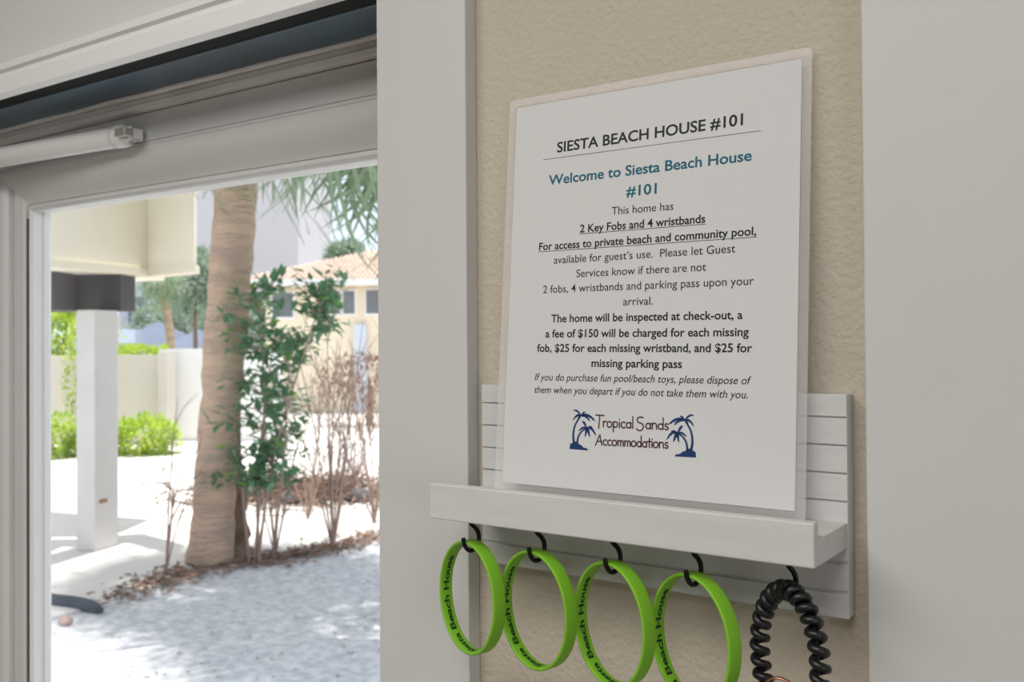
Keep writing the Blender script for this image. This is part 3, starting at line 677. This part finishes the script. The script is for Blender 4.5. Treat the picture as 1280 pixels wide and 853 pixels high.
bush('low_bush', od(-6.75, 15.2, GZ+.20), .40, .35, .28, 800, M_hedge, 'small yellow-green bush partly hidden by the right side of the grey post', 2, .10)
bush('low_bush', od(-7.25, 15.0, GZ+.30), .42, .45, .42, 1100, M_hedge, 'yellow-green low bush left of the grey post', 3, .10)
bush('climbing_plant', od(-7.55, 16.55, GZ+1.3), .28, .12, .9, 380, M_hedge, 'sparse pale green climber on the beige wall left of the grey post', 4, .10)
bush('garden_tree', od(-8.7, 18.5, EYE+.05), 1.0, .8, .75, 2200, M_hedge, 'bright green tree behind the beige wall left of the grey post', 5, .16, 'tree')
bush('hedge', od(-7.0, 17.9, EYE-.28), .75, .4, .16, 900, M_hedge, 'yellow-green hedge top showing over the beige wall', 6, .12, 'hedge')
# small slender palm
FS = frond_mesh(9, 20, .4, .9, .05, 1.0)
def small_palm():
    b = at(214, 448, 19); b.z = GZ; p = empty('slender_palm', tuple(b), 'small slender palm with a curved brown trunk under the cream storey', 'palm')
    pts = smoothpath([b, at(214, 445, 19), at(212, 415, 19), at(207, 380, 19), at(199, 350, 19)], 6)
    MB().tube(pts, [.10]*8+[.085]*(len(pts)-8), 10).build('trunk', M_trunk, p, smooth=True); top = pts[-1]
    for k in range(14):
        az = k*2.4; el = math.radians(35-100*k/14); d = Vector((math.cos(az)*math.cos(el), math.sin(az)*math.cos(el), math.sin(el)))
        f_ = bpy.data.objects.new('frond', FS); COL.objects.link(f_); f_.parent = p; f_.location = top-b; f_.rotation_mode = 'QUATERNION'; f_.rotation_quaternion = d.to_track_quat('X', 'Z'); f_.scale = (.62,)*3
small_palm()
# blue-grey hip-roofed pavilion
def hip(fr, x0, x1, y0, y1, z0, z1, ri):
    ym = (y0+y1)/2; m = MB(); m.add([fr(x0, y0, z0), fr(x1, y0, z0), fr(x1, y1, z0), fr(x0, y1, z0), fr(x0+ri, ym, z1), fr(x1-ri, ym, z1)], [(0, 1, 5, 4), (1, 2, 5), (2, 3, 4, 5), (3, 0, 4), (3, 2, 1, 0)]); return m
pv = empty('pavilion', tuple(od(-12, 34, GZ)), 'low house with a blue-grey hipped roof beyond the beige wall', 'building')
MB().box(-14.0, -10.4, 32.5, 36, GZ, EYE-.4, od).build('wall', M_lilac, pv)
hip(od, -14.4, -11.2, 32, 37, EYE-.45, EYE+.62, 1.5).build('roof', M_slate, pv)
hip(od, -11.9, -9.8, 31, 35, EYE-.55, EYE+.35, 1.0).build('roof', M_slate, pv)
MB().box(-14.8, -12.6, 31.9, 32.4, EYE-.1, EYE+.35, od).build('awning', M_tower, pv, label='pale blue awning')
# pale tower blocks
def tower(x0, x1, y0, y1, z1, nf, m_, label, name='apartment_tower'):
    t = empty(name, tuple(od((x0+x1)/2, y0, GZ)), label, 'building')
    MB().box(x0, x1, y0, y1, GZ, z1, od).build('wall', m_, t)
    for k in range(nf):
        z = GZ+2.6+k*3.0
        if z+1 < z1:
            for j in range(2):
                xa = x0+(x1-x0)*(.15+.45*j); MB().box(xa, xa+(x1-x0)*.25, y0-.06, y0+.05, z, z+1.5, od).build('window', M_pane, t)
            MB().box(x0-.3, x0+(x1-x0)*.1, y0-1, y0, z-.3, z+.6, od).build('balcony', M_white, t)
    return t
tower(-20.6, -17.3, 50, 56, 14, 4, M_tower, 'pale blue-white tower block far behind the grey post')
t = empty('apartment_tower', tuple(od(-10.2, 44, GZ)), 'plain grey-lilac building wall rising behind the palm trunk and tiled roof', 'building')
MB().box(-15.2, -9.85, 44, 52, GZ, 12.5, od).build('wall', M_lilac, t); MB().box(-15.5, -9.75, 43.9, 52.2, 12.5, 12.9, od).build('parapet', M_lilac, t)
# cream house with tile roof
hs_ = empty('tiled_roof_house', tuple(od(-3.5, 24, GZ)), 'cream house with a peach tiled roof and grey windows, right side beyond the glass', 'building')
MB().box(-6.2, 2.5, 24, 30, GZ, EYE+1.40, od).build('wall', M_house, hs_)
hip(od, -6.75, 3, 23.4, 31, EYE+1.42, EYE+2.45, 2.7).build('roof', M_tile, hs_)
rb_ = MB()
for k in range(90):      # rows of barrel tiles up the front slope
    x = -6.6+k*.107; t0 = 0; zt = 1.0 if x > -4.05 else max(0, (x+6.75)/2.7)
    rb_.tube([od(x, 23.35, EYE+1.45), od(x, 23.4+3.7*zt, EYE+1.47+1.0*zt)], .04, 6)
rb_.build('roof_tiles', M_tile, hs_, kind='stuff')
MB().box(-6.85, 3, 23.28, 23.40, EYE+1.30, EYE+1.46, od).build('fascia', M_white, hs_, label='white fascia board')
for x0, x1, z0, z1 in ((-4.75, -4.32, .62, 1.18), (-4.22, -3.95, .62, 1.18), (-3.65, -3.2, .62, 1.2), (-6.0, -5.5, .55, 1.15)):
    w_ = MB().box(x0-.06, x1+.06, 23.93, 24, EYE+z0-.06, EYE+z1+.06, od).build('window', M_white, hs_)
    MB().box(x0, x1, 23.90, 23.93, EYE+z0, EYE+z1, od).build('pane', M_pane, hs_).parent = w_
MB().box(-3.95, -3.65, 23.8, 23.99, GZ, EYE+.35, od).build('door', M_tower, hs_, label='pale blue door')
bush('dry_hedge', od(-3.0, 20, EYE-.80), 1.2, .5, .5, 700, mat('dry_brown_foliage', (.34, .24, .19), .9, .1, col2=(.2, .13, .1), nscale=2), 'brownish dry hedge in front of the cream house', 14, .14, 'hedge')
# far trees
rd = random.Random(3)
for k, (px, py, d, r, lab) in enumerate(((196, 408, 44, 1.3, 'round green tree between the pale tower and the slender palm'), (232, 405, 41, 1.4, 'green tree right of the slender palm, behind the hipped roof'), (243, 350, 27, 1.2, 'tall green tree showing between the cream storey and the palm trunk'), (432, 324, 37, .9, 'dark green treetop behind the ridge of the tiled roof'), (300, 405, 39.5, 1.5, 'green tree glimpsed through the leafy shrub behind the palm trunk'))):
    bush('distant_tree', at(px, py, d), r, r, r*.75, 1500, M_far, lab, 40+k, .26, 'tree', 'trees far beyond the glass')
